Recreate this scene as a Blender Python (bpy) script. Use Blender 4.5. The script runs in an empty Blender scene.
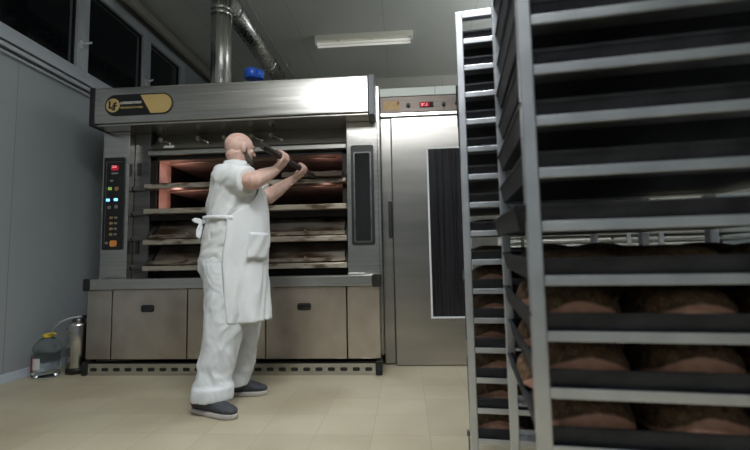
import bpy, bmesh, math, random
from mathutils import Vector, Matrix, noise
random.seed(7)
sc = bpy.context.scene
COL = sc.collection
PI = math.pi
V = Vector

# ------------------------------------------------------------------ materials
def nm(name):
    m = bpy.data.materials.new(name); m.use_nodes = True
    nt = m.node_tree; b = nt.nodes['Principled BSDF']
    return m, nt, b

def plain(name, col, rough=.5, metal=0., spec=.5, emit=None, estr=0., coat=0., trans=0., ior=1.45):
    m, nt, b = nm(name)
    b.inputs['Base Color'].default_value = (*col, 1)
    b.inputs['Roughness'].default_value = rough
    b.inputs['Metallic'].default_value = metal
    b.inputs['Specular IOR Level'].default_value = spec
    b.inputs['Coat Weight'].default_value = coat
    b.inputs['Transmission Weight'].default_value = trans
    b.inputs['IOR'].default_value = ior
    if emit:
        b.inputs['Emission Color'].default_value = (*emit, 1)
        b.inputs['Emission Strength'].default_value = estr
    return m

def mottled(name, c1, c2, scale=(4, 4, 4), rough=(.4, .6), metal=0., bump=0., detail=6., lo=.35, hi=.65, bscale=None, coord='Object', spec=.5):
    m, nt, b = nm(name)
    N, L = nt.nodes.new, nt.links.new
    tc = N('ShaderNodeTexCoord'); mp = N('ShaderNodeMapping'); mp.inputs['Scale'].default_value = scale
    L(tc.outputs[coord], mp.inputs['Vector'])
    nz = N('ShaderNodeTexNoise'); nz.inputs['Detail'].default_value = detail; nz.inputs['Scale'].default_value = 1
    L(mp.outputs[0], nz.inputs['Vector'])
    cr = N('ShaderNodeValToRGB'); e = cr.color_ramp.elements
    e[0].position = lo; e[0].color = (*c1, 1); e[1].position = hi; e[1].color = (*c2, 1)
    L(nz.outputs['Fac'], cr.inputs[0]); L(cr.outputs[0], b.inputs['Base Color'])
    mr = N('ShaderNodeMapRange'); mr.inputs['To Min'].default_value = rough[0]; mr.inputs['To Max'].default_value = rough[1]
    L(nz.outputs['Fac'], mr.inputs[0]); L(mr.outputs[0], b.inputs['Roughness'])
    b.inputs['Metallic'].default_value = metal
    b.inputs['Specular IOR Level'].default_value = spec
    if bump:
        n2 = nz
        if bscale:
            mp2 = N('ShaderNodeMapping'); mp2.inputs['Scale'].default_value = bscale
            L(tc.outputs[coord], mp2.inputs['Vector'])
            n2 = N('ShaderNodeTexNoise'); n2.inputs['Scale'].default_value = 1; n2.inputs['Detail'].default_value = 4
            L(mp2.outputs[0], n2.inputs['Vector'])
        bp = N('ShaderNodeBump'); bp.inputs['Strength'].default_value = bump; bp.inputs['Distance'].default_value = .01
        L(n2.outputs['Fac'], bp.inputs['Height']); L(bp.outputs[0], b.inputs['Normal'])
    return m

M = {}
# brushed stainless steel: grain runs along x (horizontal brushing) or z
M['steel'] = mottled('brushed_steel', (.47, .46, .435), (.57, .56, .53), (1.5, 1.5, 60), (.19, .30), 1., .035, bscale=(2, 2, 260))
M['steel_door'] = mottled('brushed_steel_door', (.42, .405, .385), (.52, .50, .475), (1.2, 1.2, 7), (.30, .38), 1., .012, bscale=(200, 200, 3))
M['steel_base'] = mottled('smeared_steel', (.38, .325, .28), (.60, .54, .48), (3.2, 3.2, 2.6), (.24, .48), 1., .02, lo=.3, hi=.7, bscale=(160, 160, 3))
def brushed(m, an, rot=0.):
    nt = m.node_tree; b = nt.nodes['Principled BSDF']
    t = nt.nodes.new('ShaderNodeTangent'); t.direction_type = 'RADIAL'; t.axis = 'Z'
    nt.links.new(t.outputs[0], b.inputs['Tangent']); b.inputs['Anisotropic'].default_value = an; b.inputs['Anisotropic Rotation'].default_value = rot
brushed(M['steel'], .7); brushed(M['steel_door'], .7)
M['steel_fascia'] = mottled('dull_fascia_steel', (.34, .33, .31), (.46, .45, .42), (1.2, 1.2, 8), (.38, .5), 1.)
M['chrome'] = plain('polished_steel', (.72, .72, .71), .16, 1.)
M['flue'] = mottled('rolled_steel', (.50, .50, .48), (.62, .61, .59), (30, 30, .8), (.22, .32), 1.)
M['sill'] = mottled('worn_sill', (.15, .105, .07), (.50, .44, .36), (7, 14, 22), (.3, .5), .85, .1, lo=.34, hi=.52)
M['deck_door'] = mottled('heat_stained_door', (.13, .075, .045), (.46, .41, .35), (3, 8, 9), (.32, .5), .85, lo=.36, hi=.62)
M['dark_steel'] = mottled('dark_steel', (.10, .10, .10), (.17, .165, .16), (3, 3, 14), (.3, .45), .9)
M['aluminium'] = mottled('rack_aluminium', (.57, .59, .63), (.69, .71, .75), (9, 9, 9), (.30, .46), 1., .04, bscale=(120, 120, 120))
M['black'] = plain('black_plastic', (.012, .012, .013), .42)
M['black_gloss'] = plain('black_glass', (.008, .008, .009), .12, coat=.5)
M['rubber'] = plain('black_rubber', (.015, .015, .015), .7)
M['tray'] = mottled('blackened_tray', (.018, .019, .024), (.045, .046, .055), (11, 11, 16), (.42, .62), .55, .25, bscale=(90, 90, 60))
M['cloth'] = mottled('white_cotton', (.60, .615, .62), (.68, .69, .695), (5, 5, 5), (.8, .95), 0., .12, bscale=(60, 60, 60), spec=.2)
M['apron'] = mottled('white_apron_cotton', (.65, .67, .69), (.72, .735, .755), (4, 4, 4), (.8, .95), 0., .12, bscale=(70, 70, 70), spec=.2)
M['trouser'] = mottled('white_trouser_cotton', (.59, .615, .645), (.67, .69, .715), (4, 4, 4), (.8, .95), 0., .12, bscale=(50, 50, 50), spec=.2)
M['skin'] = mottled('skin', (.50, .315, .255), (.60, .40, .335), (22, 22, 22), (.42, .55), 0., .05, bscale=(120, 120, 120))
M['beard'] = mottled('dark_beard', (.035, .028, .025), (.10, .08, .07), (140, 140, 140), (.6, .8), 0., .4)
M['eye'] = plain('eye_white', (.30, .27, .25), .25)
M['shoe'] = mottled('shoe_mesh', (.028, .032, .042), (.06, .065, .08), (90, 90, 90), (.6, .8), 0., .3)
M['shoe_pink'] = plain('maroon_lace', (.22, .05, .065), .7)
M['sole'] = plain('pale_sole', (.42, .38, .37), .6)
M['wood'] = mottled('charred_wood', (.015, .010, .008), (.085, .05, .032), (6, 40, 30), (.5, .75), 0., .5, bscale=(40, 25, 40))
M['wood_handle'] = mottled('dark_stained_wood', (.008, .006, .005), (.020, .013, .010), (40, 3, 40), (.55, .7))
M['gold'] = plain('gold_foil', (.66, .48, .20), .45, .35)
M['white_ink'] = plain('white_ink', (.75, .73, .68), .5)
M['gold_ink'] = plain('gold_ink', (.62, .46, .20), .5)
M['paper'] = mottled('stained_paper', (.66, .66, .62), (.82, .81, .78), (30, 30, 30), (.6, .8))
M['brass_plate'] = mottled('brass_plate', (.17, .115, .055), (.23, .16, .08), (40, 40, 40), (.4, .5), .7)
M['blue'] = plain('blue_plastic', (.010, .085, .50), .3, coat=.3)
M['clear'] = plain('clear_plastic', (.90, .94, .94), .06, trans=1., ior=1.16)
M['yellow'] = plain('yellow_plastic', (.62, .48, .05), .45)
M['red_label'] = plain('red_paper', (.28, .02, .03), .6)
M['white_label'] = plain('white_paper', (.55, .54, .54), .6)
M['hose'] = plain('pale_hose', (.42, .44, .46), .4)
M['fixture'] = plain('cream_enamel', (.84, .82, .72), .38)
M['tube_faint'] = plain('faint_glow_tube', (.82, .83, .80), .12, coat=.6, emit=(1., .98, .9), estr=.30)  # faint glow added to tubes that are taken as switched off
M['tube_on'] = plain('lit_tube', (.9, .9, .9), .3, emit=(1., .96, .86), estr=6.)
M['frame'] = plain('window_frame_pvc', (.42, .45, .50), .42)
M['glass'] = plain('night_glass', (.9, .93, .95), .02, trans=1., ior=1.22)
M['pelmet'] = plain('pale_panel', (.76, .81, .78), .5)
M['white_trim'] = plain('white_gasket', (.72, .75, .78), .35)
M['led_red'] = plain('red_led', (.3, .0, .02), .8, emit=(1., .05, .09), estr=.22)
M['led_red_hot'] = plain('red_digit', (1, .4, .4), .4, emit=(1., .35, .38), estr=.7)
M['led_blue'] = plain('blue_led', (.1, .3, 1), .4, emit=(.16, .48, 1.), estr=2.4)
M['led_green'] = plain('green_led', (.3, .5, .1), .4, emit=(.45, .75, .15), estr=.25)
M['led_amber'] = plain('amber_button', (.30, .19, .07), .45)
M['orange'] = plain('orange_switch', (.62, .24, .05), .4)
M['grey_key'] = plain('grey_print', (.22, .21, .20), .5)
M['dark_inner'] = plain('dark_inner_metal', (.014, .012, .011), .55, .3)  # plain dark metal; on the chamber's rear walls it stands for unlit depth
M['brick'] = mottled('fire_brick', (.34, .22, .18), (.58, .40, .34), (5, 5, 5), (.6, .8), 0., .15)
M['stone'] = mottled('baking_stone', (.05, .035, .03), (.10, .075, .06), (6, 6, 6), (.6, .8))
M['cable'] = plain('grey_trunking', (.40, .39, .36), .5)

def streak_glass():
    m, nt, b = nm('dark_streaky_glass')
    N, L = nt.nodes.new, nt.links.new
    tc = N('ShaderNodeTexCoord'); mp = N('ShaderNodeMapping'); mp.inputs['Scale'].default_value = (85, 85, .9)
    L(tc.outputs['Object'], mp.inputs['Vector'])
    nz = N('ShaderNodeTexNoise'); nz.inputs['Scale'].default_value = 1; nz.inputs['Detail'].default_value = 5
    L(mp.outputs[0], nz.inputs['Vector'])
    cr = N('ShaderNodeValToRGB'); e = cr.color_ramp.elements
    e[0].position = .4; e[0].color = (.010, .010, .012, 1); e[1].position = .85; e[1].color = (.045, .044, .048, 1)
    L(nz.outputs['Fac'], cr.inputs[0]); L(cr.outputs[0], b.inputs['Base Color'])
    b.inputs['Roughness'].default_value = .16
    return m
M['streak_glass'] = streak_glass()

def floor_mat():
    m, nt, b = nm('beige_floor_tiles')
    N, L = nt.nodes.new, nt.links.new
    tc = N('ShaderNodeTexCoord')
    br = N('ShaderNodeTexBrick'); br.offset = 0.; br.inputs['Scale'].default_value = 1
    br.inputs['Brick Width'].default_value = .30; br.inputs['Row Height'].default_value = .30
    br.inputs['Mortar Size'].default_value = .0035; br.inputs['Mortar Smooth'].default_value = .6
    br.inputs['Color1'].default_value = (.44, .40, .295, 1); br.inputs['Color2'].default_value = (.50, .455, .34, 1)
    br.inputs['Mortar'].default_value = (.40, .355, .26, 1)
    mp = N('ShaderNodeMapping'); mp.inputs['Location'].default_value = (.21, -.23, 0); L(tc.outputs['Object'], mp.inputs['Vector']); L(mp.outputs[0], br.inputs['Vector'])
    nz = N('ShaderNodeTexNoise'); nz.inputs['Scale'].default_value = 1.7; nz.inputs['Detail'].default_value = 7
    L(tc.outputs['Object'], nz.inputs['Vector'])
    cr = N('ShaderNodeValToRGB'); e = cr.color_ramp.elements
    e[0].position = .3; e[0].color = (.72, .66, .58, 1); e[1].position = .62; e[1].color = (1, 1, 1, 1)
    L(nz.outputs['Fac'], cr.inputs[0])
    mx = N('ShaderNodeMix'); mx.data_type = 'RGBA'; mx.blend_type = 'MULTIPLY'; mx.inputs['Factor'].default_value = .75
    L(br.outputs['Color'], mx.inputs['A']); L(cr.outputs[0], mx.inputs['B'])
    L(mx.outputs['Result'], b.inputs['Base Color'])
    mr = N('ShaderNodeMapRange'); mr.inputs['To Min'].default_value = .32; mr.inputs['To Max'].default_value = .55
    L(nz.outputs['Fac'], mr.inputs[0]); L(mr.outputs[0], b.inputs['Roughness'])
    return m
M['floor'] = floor_mat()

def panel_mat(name, c1, c2, period, rough, axis='X', off=0.):
    # painted sandwich panels with thin dark joints along one direction
    m, nt, b = nm(name)
    N, L = nt.nodes.new, nt.links.new
    tc = N('ShaderNodeTexCoord'); sx = N('ShaderNodeSeparateXYZ'); L(tc.outputs['Object'], sx.inputs[0])
    ad = N('ShaderNodeMath'); ad.operation = 'ADD'; ad.inputs[1].default_value = off; L(sx.outputs[axis], ad.inputs[0])
    md = N('ShaderNodeMath'); md.operation = 'PINGPONG'; md.inputs[1].default_value = period / 2; L(ad.outputs[0], md.inputs[0])
    lt = N('ShaderNodeMath'); lt.operation = 'LESS_THAN'; lt.inputs[1].default_value = .004; L(md.outputs[0], lt.inputs[0])
    nz = N('ShaderNodeTexNoise'); nz.inputs['Scale'].default_value = .9; nz.inputs['Detail'].default_value = 5
    L(tc.outputs['Object'], nz.inputs['Vector'])
    cr = N('ShaderNodeValToRGB'); e = cr.color_ramp.elements
    e[0].position = .3; e[0].color = (*c1, 1); e[1].position = .7; e[1].color = (*c2, 1)
    L(nz.outputs['Fac'], cr.inputs[0])
    mx = N('ShaderNodeMix'); mx.data_type = 'RGBA'; L(lt.outputs[0], mx.inputs['Factor'])
    L(cr.outputs[0], mx.inputs['A']); mx.inputs['B'].default_value = (c1[0]*.74, c1[1]*.74, c1[2]*.74, 1)
    L(mx.outputs['Result'], b.inputs['Base Color'])
    b.inputs['Roughness'].default_value = rough
    return m
M['wall'] = panel_mat('wall_panels', (.27, .30, .32), (.32, .35, .37), 1.15, .5, 'Y', .28)
M['wall_back'] = panel_mat('rear_wall_panels', (.54, .54, .49), (.60, .60, .55), 1.15, .55, 'X', .2)
M['ceiling'] = panel_mat('ceiling_panels', (.60, .625, .61), (.66, .685, .67), 1.2, .5, 'X', 1.13)

def bread_mat():
    m, nt, b = nm('seeded_crust')
    N, L = nt.nodes.new, nt.links.new
    tc = N('ShaderNodeTexCoord'); sx = N('ShaderNodeSeparateXYZ'); L(tc.outputs['Object'], sx.inputs[0])
    nz = N('ShaderNodeTexNoise'); nz.inputs['Scale'].default_value = 60; nz.inputs['Detail'].default_value = 5
    L(tc.outputs['Object'], nz.inputs['Vector'])
    big = N('ShaderNodeTexNoise'); big.inputs['Scale'].default_value = 12; L(tc.outputs['Object'], big.inputs['Vector'])
    vo = N('ShaderNodeTexVoronoi'); vo.inputs['Scale'].default_value = 130; L(tc.outputs['Object'], vo.inputs['Vector'])
    cr = N('ShaderNodeValToRGB'); e = cr.color_ramp.elements
    e[0].position = .25; e[0].color = (.032, .017, .009, 1); e[1].position = .75; e[1].color = (.25, .145, .075, 1)
    L(nz.outputs['Fac'], cr.inputs[0])
    # seeds
    lt = N('ShaderNodeMath'); lt.operation = 'LESS_THAN'; lt.inputs[1].default_value = .22; L(vo.outputs['Distance'], lt.inputs[0])
    ms = N('ShaderNodeMix'); ms.data_type = 'RGBA'; L(lt.outputs[0], ms.inputs['Factor'])
    L(cr.outputs[0], ms.inputs['A']); ms.inputs['B'].default_value = (.36, .25, .14, 1)
    # pale oven-spring break along the foot of the loaf
    y2 = N('ShaderNodeMath'); y2.operation = 'MULTIPLY'; L(sx.outputs['X'], y2.inputs[0]); L(sx.outputs['X'], y2.inputs[1])
    y3 = N('ShaderNodeMath'); y3.operation = 'MULTIPLY_ADD'; L(y2.outputs[0], y3.inputs[0]); y3.inputs[1].default_value = 4.; L(sx.outputs['Z'], y3.inputs[2])
    y4 = N('ShaderNodeMath'); y4.operation = 'MULTIPLY_ADD'; L(big.outputs['Fac'], y4.inputs[0]); y4.inputs[1].default_value = .012; L(y3.outputs[0], y4.inputs[2])
    mr = N('ShaderNodeMapRange'); mr.inputs['From Min'].default_value = .049; mr.inputs['From Max'].default_value = .052
    mr.inputs['To Min'].default_value = 1; mr.inputs['To Max'].default_value = 0; L(y4.outputs[0], mr.inputs[0])
    cp = N('ShaderNodeValToRGB'); e = cp.color_ramp.elements
    e[0].position = .2; e[0].color = (.68, .34, .23, 1); e[1].position = .8; e[1].color = (.88, .52, .38, 1)
    L(nz.outputs['Fac'], cp.inputs[0])
    mx = N('ShaderNodeMix'); mx.data_type = 'RGBA'; L(mr.outputs[0], mx.inputs['Factor'])
    L(ms.outputs['Result'], mx.inputs['A']); L(cp.outputs[0], mx.inputs['B'])
    L(mx.outputs['Result'], b.inputs['Base Color']); b.inputs['Roughness'].default_value = .75
    bp = N('ShaderNodeBump'); bp.inputs['Strength'].default_value = .5; bp.inputs['Distance'].default_value = .006
    L(nz.outputs['Fac'], bp.inputs['Height']); L(bp.outputs[0], b.inputs['Normal'])
    return m
M['bread'] = bread_mat()

# ------------------------------------------------------------------ builders
WM = {}          # world matrices of the roots and parts built so far
def wm(o): return WM.get(o.name, Matrix.Identity(4))

def tag(o, label=None, cat=None, group=None, kind=None):
    if label: o['label'] = label
    if cat: o['category'] = cat
    if group: o['group'] = group
    if kind: o['kind'] = kind
    return o

def thing(name, loc, label=None, cat=None, rz=0., group=None, kind=None):
    o = bpy.data.objects.new(name, None); COL.objects.link(o)
    o.empty_display_size = .1
    o.location = loc; o.rotation_euler = (0, 0, rz)
    WM[o.name] = Matrix.Translation(V(loc)) @ Matrix.Rotation(rz, 4, 'Z')
    return tag(o, label, cat, group, kind)

class MB:
    def __init__(s): s.bm = bmesh.new()
    def box(s, x0, x1, y0, y1, z0, z1, mi=0):
        vs = [s.bm.verts.new((x, y, z)) for x in (x0, x1) for y in (y0, y1) for z in (z0, z1)]
        for f in ((0, 1, 3, 2), (4, 6, 7, 5), (0, 4, 5, 1), (2, 3, 7, 6), (0, 2, 6, 4), (1, 5, 7, 3)):
            s.bm.faces.new([vs[i] for i in f]).material_index = mi
        return s
    def prism(s, pts, axis, a, b, mi=0):
        # polygon pts (2D) extruded from a to b along axis; for 'y' pts are (x,z), 'x' -> (y,z), 'z' -> (x,y)
        def mk(p, t): return {'y': (p[0], t, p[1]), 'x': (t, p[0], p[1]), 'z': (p[0], p[1], t)}[axis]
        A = [s.bm.verts.new(mk(p, a)) for p in pts]; B = [s.bm.verts.new(mk(p, b)) for p in pts]
        n = len(pts)
        s.bm.faces.new(A).material_index = mi; s.bm.faces.new(B[::-1]).material_index = mi
        for i in range(n):
            s.bm.faces.new((A[i], B[i], B[(i+1) % n], A[(i+1) % n])).material_index = mi
        return s
    def tube(s, path, r, seg=16, mi=0, caps=True):
        path = [V(p) for p in path]; n = len(path)
        rs = r if isinstance(r, (list, tuple)) else [r]*n
        rings = []; ref = None
        for i, p in enumerate(path):
            t = (path[min(i+1, n-1)] - path[max(i-1, 0)]).normalized()
            if ref is None:
                ref = V((0, 0, 1)) if abs(t.z) < .9 else V((1, 0, 0))
            u = (ref - t*ref.dot(t)).normalized(); w = t.cross(u); ref = u
            rings.append([s.bm.verts.new(p + (u*math.cos(2*PI*k/seg) + w*math.sin(2*PI*k/seg))*rs[i]) for k in range(seg)])
        for a, b in zip(rings, rings[1:]):
            for k in range(seg):
                f = s.bm.faces.new((a[k], a[(k+1) % seg], b[(k+1) % seg], b[k])); f.material_index = mi; f.smooth = True
        if caps:
            s.bm.faces.new(rings[0][::-1]).material_index = mi; s.bm.faces.new(rings[-1]).material_index = mi
        return s
    def lathe(s, prof, c=(0, 0, 0), seg=32, mi=0, sx=1., sy=1.):
        rings = []
        for r, z in prof:
            rings.append([s.bm.verts.new((c[0] + sx*r*math.cos(2*PI*k/seg), c[1] + sy*r*math.sin(2*PI*k/seg), c[2] + z)) for k in range(seg)])
        for a, b in zip(rings, rings[1:]):
            for k in range(seg):
                f = s.bm.faces.new((a[k], a[(k+1) % seg], b[(k+1) % seg], b[k])); f.material_index = mi; f.smooth = True
        s.bm.faces.new(rings[0][::-1]).material_index = mi; s.bm.faces.new(rings[-1]).material_index = mi
        return s
    def ball(s, c, r, seg=16, mi=0, rot=None):
        r = r if isinstance(r, (list, tuple)) else (r, r, r)
        m = Matrix.Translation(V(c)) @ (rot.to_4x4() if rot else Matrix.Identity(4)) @ Matrix.Diagonal((*r, 1))
        g = bmesh.ops.create_uvsphere(s.bm, u_segments=seg, v_segments=max(8, seg*2//3), radius=1, matrix=m)
        for v in g['verts']:
            for f in v.link_faces: f.material_index = mi; f.smooth = True
        return s
    def cone(s, a, b, ra, rb, seg=14, mi=0):
        # rounded tapered limb: a tube with ball ends
        a, b = V(a), V(b)
        s.tube([a, b], [ra, rb], seg, mi); s.ball(a, ra, seg, mi); s.ball(b, rb, seg, mi); return s
    def loft(s, rings, mi=0, seg=28):
        # rings: (centre, u_vec*half, v_vec*half)
        R = []
        for c, u, w in rings:
            R.append([s.bm.verts.new(V(c) + V(u)*math.cos(2*PI*k/seg) + V(w)*math.sin(2*PI*k/seg)) for k in range(seg)])
        for a, b in zip(R, R[1:]):
            for k in range(seg):
                f = s.bm.faces.new((a[k], a[(k+1) % seg], b[(k+1) % seg], b[k])); f.material_index = mi; f.smooth = True
        s.bm.faces.new(R[0][::-1]).material_index = mi; s.bm.faces.new(R[-1]).material_index = mi
        return s
    def mesh(s, name):
        bmesh.ops.recalc_face_normals(s.bm, faces=s.bm.faces)
        me = bpy.data.meshes.new(name); s.bm.to_mesh(me); s.bm.free(); return me
    def build(s, name, mats, parent=None, bevel=0., world=True, seg=2):
        return link(name, s.mesh(name), mats, parent, bevel, world, seg)

def link(name, me, mats, parent=None, bevel=0., world=True, seg=2):
    if not isinstance(mats, (list, tuple)): mats = [mats]
    for m in mats: me.materials.append(M[m] if isinstance(m, str) else m)
    o = bpy.data.objects.new(name, me); COL.objects.link(o)
    if parent is not None:
        o.parent = parent
        WM[o.name] = wm(parent)
        if world: me.transform(wm(parent).inverted())
    elif world:                      # a thing of one mesh: its origin at the base of its own bounds
        xs = [v.co for v in me.vertices]
        c = V(((min(p.x for p in xs) + max(p.x for p in xs))/2, (min(p.y for p in xs) + max(p.y for p in xs))/2, min(p.z for p in xs)))
        me.transform(Matrix.Translation(-c)); o.location = c; WM[o.name] = Matrix.Translation(c)
    if bevel:
        b = o.modifiers.new('bevel', 'BEVEL'); b.width = bevel; b.segments = seg; b.limit_method = 'ANGLE'; b.angle_limit = math.radians(40)
        b.harden_normals = False
    return o

def blob(mb, name, mats, parent, voxel, smooth=4, wrinkle=None, sub=False):
    me = mb.mesh(name + '_raw')
    t = bpy.data.objects.new('tmp', me); COL.objects.link(t)
    r = t.modifiers.new('r', 'REMESH'); r.mode = 'VOXEL'; r.voxel_size = voxel; r.use_smooth_shade = True
    if smooth:
        q = t.modifiers.new('s', 'SMOOTH'); q.iterations = smooth; q.factor = .5
    dg = bpy.context.evaluated_depsgraph_get(); dg.update()
    out = bpy.data.meshes.new_from_object(t.evaluated_get(dg))
    bpy.data.objects.remove(t); bpy.data.meshes.remove(me)
    out.name = name
    if wrinkle:
        nrm = [v.normal.copy() for v in out.vertices]
        for v, n in zip(out.vertices, nrm): v.co += n*wrinkle(v.co, n)
    for p in out.polygons: p.use_smooth = True
    return link(name, out, mats, parent)

def text(name, body, size, mat, parent, loc, rot=(PI/2, 0, 0), extrude=.0006, align='LEFT', bold=0., sx=1., width=None):
    cu = bpy.data.curves.new('t', 'FONT'); cu.body = body; cu.size = size; cu.extrude = extrude; cu.align_x = align; cu.offset = bold
    t = bpy.data.objects.new('t', cu); COL.objects.link(t)
    dg = bpy.context.evaluated_depsgraph_get(); dg.update()
    me = bpy.data.meshes.new_from_object(t.evaluated_get(dg)); bpy.data.objects.remove(t)
    from mathutils import Euler
    if width: sx = width/max(1e-6, max(v.co.x for v in me.vertices) - min(v.co.x for v in me.vertices))
    me.transform(Matrix.Translation(V(loc)) @ Euler(rot).to_matrix().to_4x4() @ Matrix.Diagonal((sx, 1, 1, 1)))
    return link(name, me, mat, parent)

def rounded(x0, x1, z0, z1, r, n=6):
    pts = []
    for cx, cz, a0 in ((x1-r, z1-r, 0), (x0+r, z1-r, 90), (x0+r, z0+r, 180), (x1-r, z0+r, 270)):
        for k in range(n+1):
            a = math.radians(a0 + 90*k/n); pts.append((cx + r*math.cos(a), cz + r*math.sin(a)))
    return pts

# ------------------------------------------------------------------ camera
CM = ((.9972, .0699, -.0195), None)
def make_camera():
    yaw, pitch, roll = [math.radians(a) for a in (4.02, 4.92, -1.12)]
    c, s = math.cos, math.sin
    Rz = Matrix(((c(yaw), s(yaw), 0), (-s(yaw), c(yaw), 0), (0, 0, 1)))
    B = Matrix(((1, 0, 0), (0, 0, -1), (0, 1, 0)))
    Rp = Matrix(((1, 0, 0), (0, c(pitch), s(pitch)), (0, -s(pitch), c(pitch))))
    Rr = Matrix(((c(roll), -s(roll), 0), (s(roll), c(roll), 0), (0, 0, 1)))
    m = Rr @ Rp @ B @ Rz
    X, Y, Z = V(m[0]), -V(m[1]), -V(m[2])
    cam = bpy.data.cameras.new('camera'); cam.sensor_width = 36; cam.lens = 431/750*36
    cam.clip_start = .02
    cam.dof.use_dof = True; cam.dof.focus_distance = 3.0; cam.dof.aperture_fstop = 2.4
    o = bpy.data.objects.new('camera', cam); COL.objects.link(o)
    o.matrix_world = Matrix(((X.x, Y.x, Z.x, 0), (X.y, Y.y, Z.y, 0), (X.z, Y.z, Z.z, .9), (0, 0, 0, 1)))
    sc.camera = o
make_camera()

# ------------------------------------------------------------------ room
XL, XR, YF, YB, ZC = -3.2, 5.02, -2.6, 7.4, 4.15
tag(MB().box(XL-.3, XR+.3, YF-.3, YB+.3, -.1, 0).build('floor', 'floor'), kind='structure')
tag(MB().box(XL-.3, XR+.3, YF-.3, YB+.3, ZC, ZC+.1).build('ceiling', 'ceiling'), kind='structure')
WY0, WY1, WZ0, WZ1 = 2.05, 5.95, 2.79, 3.86
w = MB(); w.box(XL-.2, XL, YF-.2, YB+.2, 0, WZ0); w.box(XL-.2, XL, YF-.2, YB+.2, WZ1, ZC)
w.box(XL-.2, XL, YF-.2, WY0, WZ0, WZ1); w.box(XL-.2, XL, WY1, YB+.2, WZ0, WZ1)
tag(w.build('wall_left', 'wall'), kind='structure')
tag(MB().box(XL, XR, YB, YB+.2, 0, ZC).build('wall_back', 'wall_back'), kind='structure')
tag(MB().box(XR, XR+.2, YF-.2, YB+.2, 0, ZC).build('wall_right', 'wall'), kind='structure')
tag(MB().box(XL, XR, YF-.2, YF, 0, ZC).build('wall_front', 'wall'), kind='structure')
tag(MB().box(XL, XL+.012, YF, YB, 0, .075).build('baseboard_left', plain('pale_skirting', (.50, .56, .63), .4), bevel=.004), kind='structure')
# stepped ledge under the windows and the trunking above them
tr = MB(); tr.box(XL, XL+.05, YF, YB, 2.735, 2.79); tr.box(XL, XL+.03, YF, YB, 2.715, 2.735, 1); tr.box(XL, XL+.045, YF, YB, 2.68, 2.715); tr.box(XL, XL+.018, YF, YB, 2.655, 2.68, 1); tr.box(XL, XL+.03, YF, YB, 2.635, 2.655)
tag(tr.build('trim_1', ['frame', 'dark_steel'], bevel=.003), kind='structure')
tr = MB(); tr.box(XL, XL+.07, YF, YB, 3.97, 4.09); tr.box(XL, XL+.02, YF, YB, 3.90, 3.97, 1)
tag(tr.build('trim_2', ['cable', 'dark_steel'], bevel=.008), kind='structure')
# three night-dark windows in a row
def window(n, y0, y1, fl, fr, hy, hz):
    r = thing('window_%d' % n, (XL, (y0+y1)/2, WZ0), kind='structure')
    f = MB()
    x0, x1 = XL-.09, XL+.012
    f.box(x0, x1, y0, y1, WZ0, WZ0+.09); f.box(x0, x1, y0, y1, WZ1-.09, WZ1)
    f.box(x0, x1, y0, y0+fl, WZ0+.09, WZ1-.09); f.box(x0, x1, y1-fr, y1, WZ0+.09, WZ1-.09)
    f.build('window_frame', 'frame', r, .006)
    b = MB(); g = .014
    a0, a1, b0, b1 = y0+fl, y1-fr, WZ0+.09, WZ1-.09
    b.box(XL-.05, XL-.02, a0, a1, b0, b0+g); b.box(XL-.05, XL-.02, a0, a1, b1-g, b1); b.box(XL-.05, XL-.02, a0, a0+g, b0+g, b1-g); b.box(XL-.05, XL-.02, a1-g, a1, b0+g, b1-g)
    b.build('gasket', 'black', r)
    MB().box(XL-.045, XL-.037, a0+.002, a1-.002, b0+.002, b1-.002).build('pane', 'glass', r)
    h = MB(); h.box(XL+.012, XL+.026, hy-.016, hy+.016, hz-.05, hz+.03); h.tube([(XL+.02, hy, hz), (XL+.055, hy, hz), (XL+.058, hy+.05, hz+.03), (XL+.058, hy+.085, hz+.055)], .010, 10)
    h.build('window_handle', 'white_trim', r, .002)
window(1, 2.05, 3.955, .075, .075, 3.92, 3.13)
window(2, 3.955, 5.02, .075, .075, 4.985, 3.2)
window(3, 5.02, 5.95, .075, .13, 5.055, 3.0)

# ------------------------------------------------------------------ deck oven
OX0, OX1 = -2.76, -.207
D = 3.52
ov = thing('deck_oven', (-1.475, 4.6, 0), 'wide stainless steel four-deck bakery oven with cream logo hood along the rear left', 'oven')
cb = MB()
cb.box(-2.72, -.235, 3.60, 5.75, .11, .72, 1)                       # lower carcass
cb.box(-2.74, -2.36, 3.86, 5.75, .72, 2.46, 1); cb.box(-.49, -.235, 3.86, 5.75, .72, 2.46, 1)
cb.box(-2.36, -.49, 5.5, 5.75, .72, 2.46, 1)
cb.box(-2.36, -.49, 3.95, 5.5, 2.0, 2.46, 1)
cb.box(-2.36, -.49, 3.93, 5.5, .72, 1.36, 1)
cb.box(OX1-.035, OX1, 3.73, 5.75, .11, 2.47, 0); cb.box(OX0, OX0+.02, 3.73, 5.75, .11, 2.47, 0)
cb.build('carcass', ['steel', 'dark_inner'], ov, .003)
# plinth: a perforated channel with black end blocks
p = MB(); p.box(-2.69, -.265, D, D+.10, 0, .094)
n = 24
for i in range(n):
    x = -2.69 + .055 + i*(2.425-.11)/(n-1)
    p.prism(rounded(x-.029, x+.029, .034, .063, .012, 4), 'y', D-.0015, D+.02, 1)
p.build('plinth', ['steel', 'black'], ov)
for x0, x1 in ((-2.735, -2.69), (-.265, -.21)):
    e = MB(); e.prism(rounded(x0, x1, 0, .112, .012), 'y', D-.012, D+.11); e.tube([((x0+x1)/2, D-.018, .045), ((x0+x1)/2, D-.01, .045)], .012, 12)
    e.build('plinth_end', 'black', ov, .003)
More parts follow.
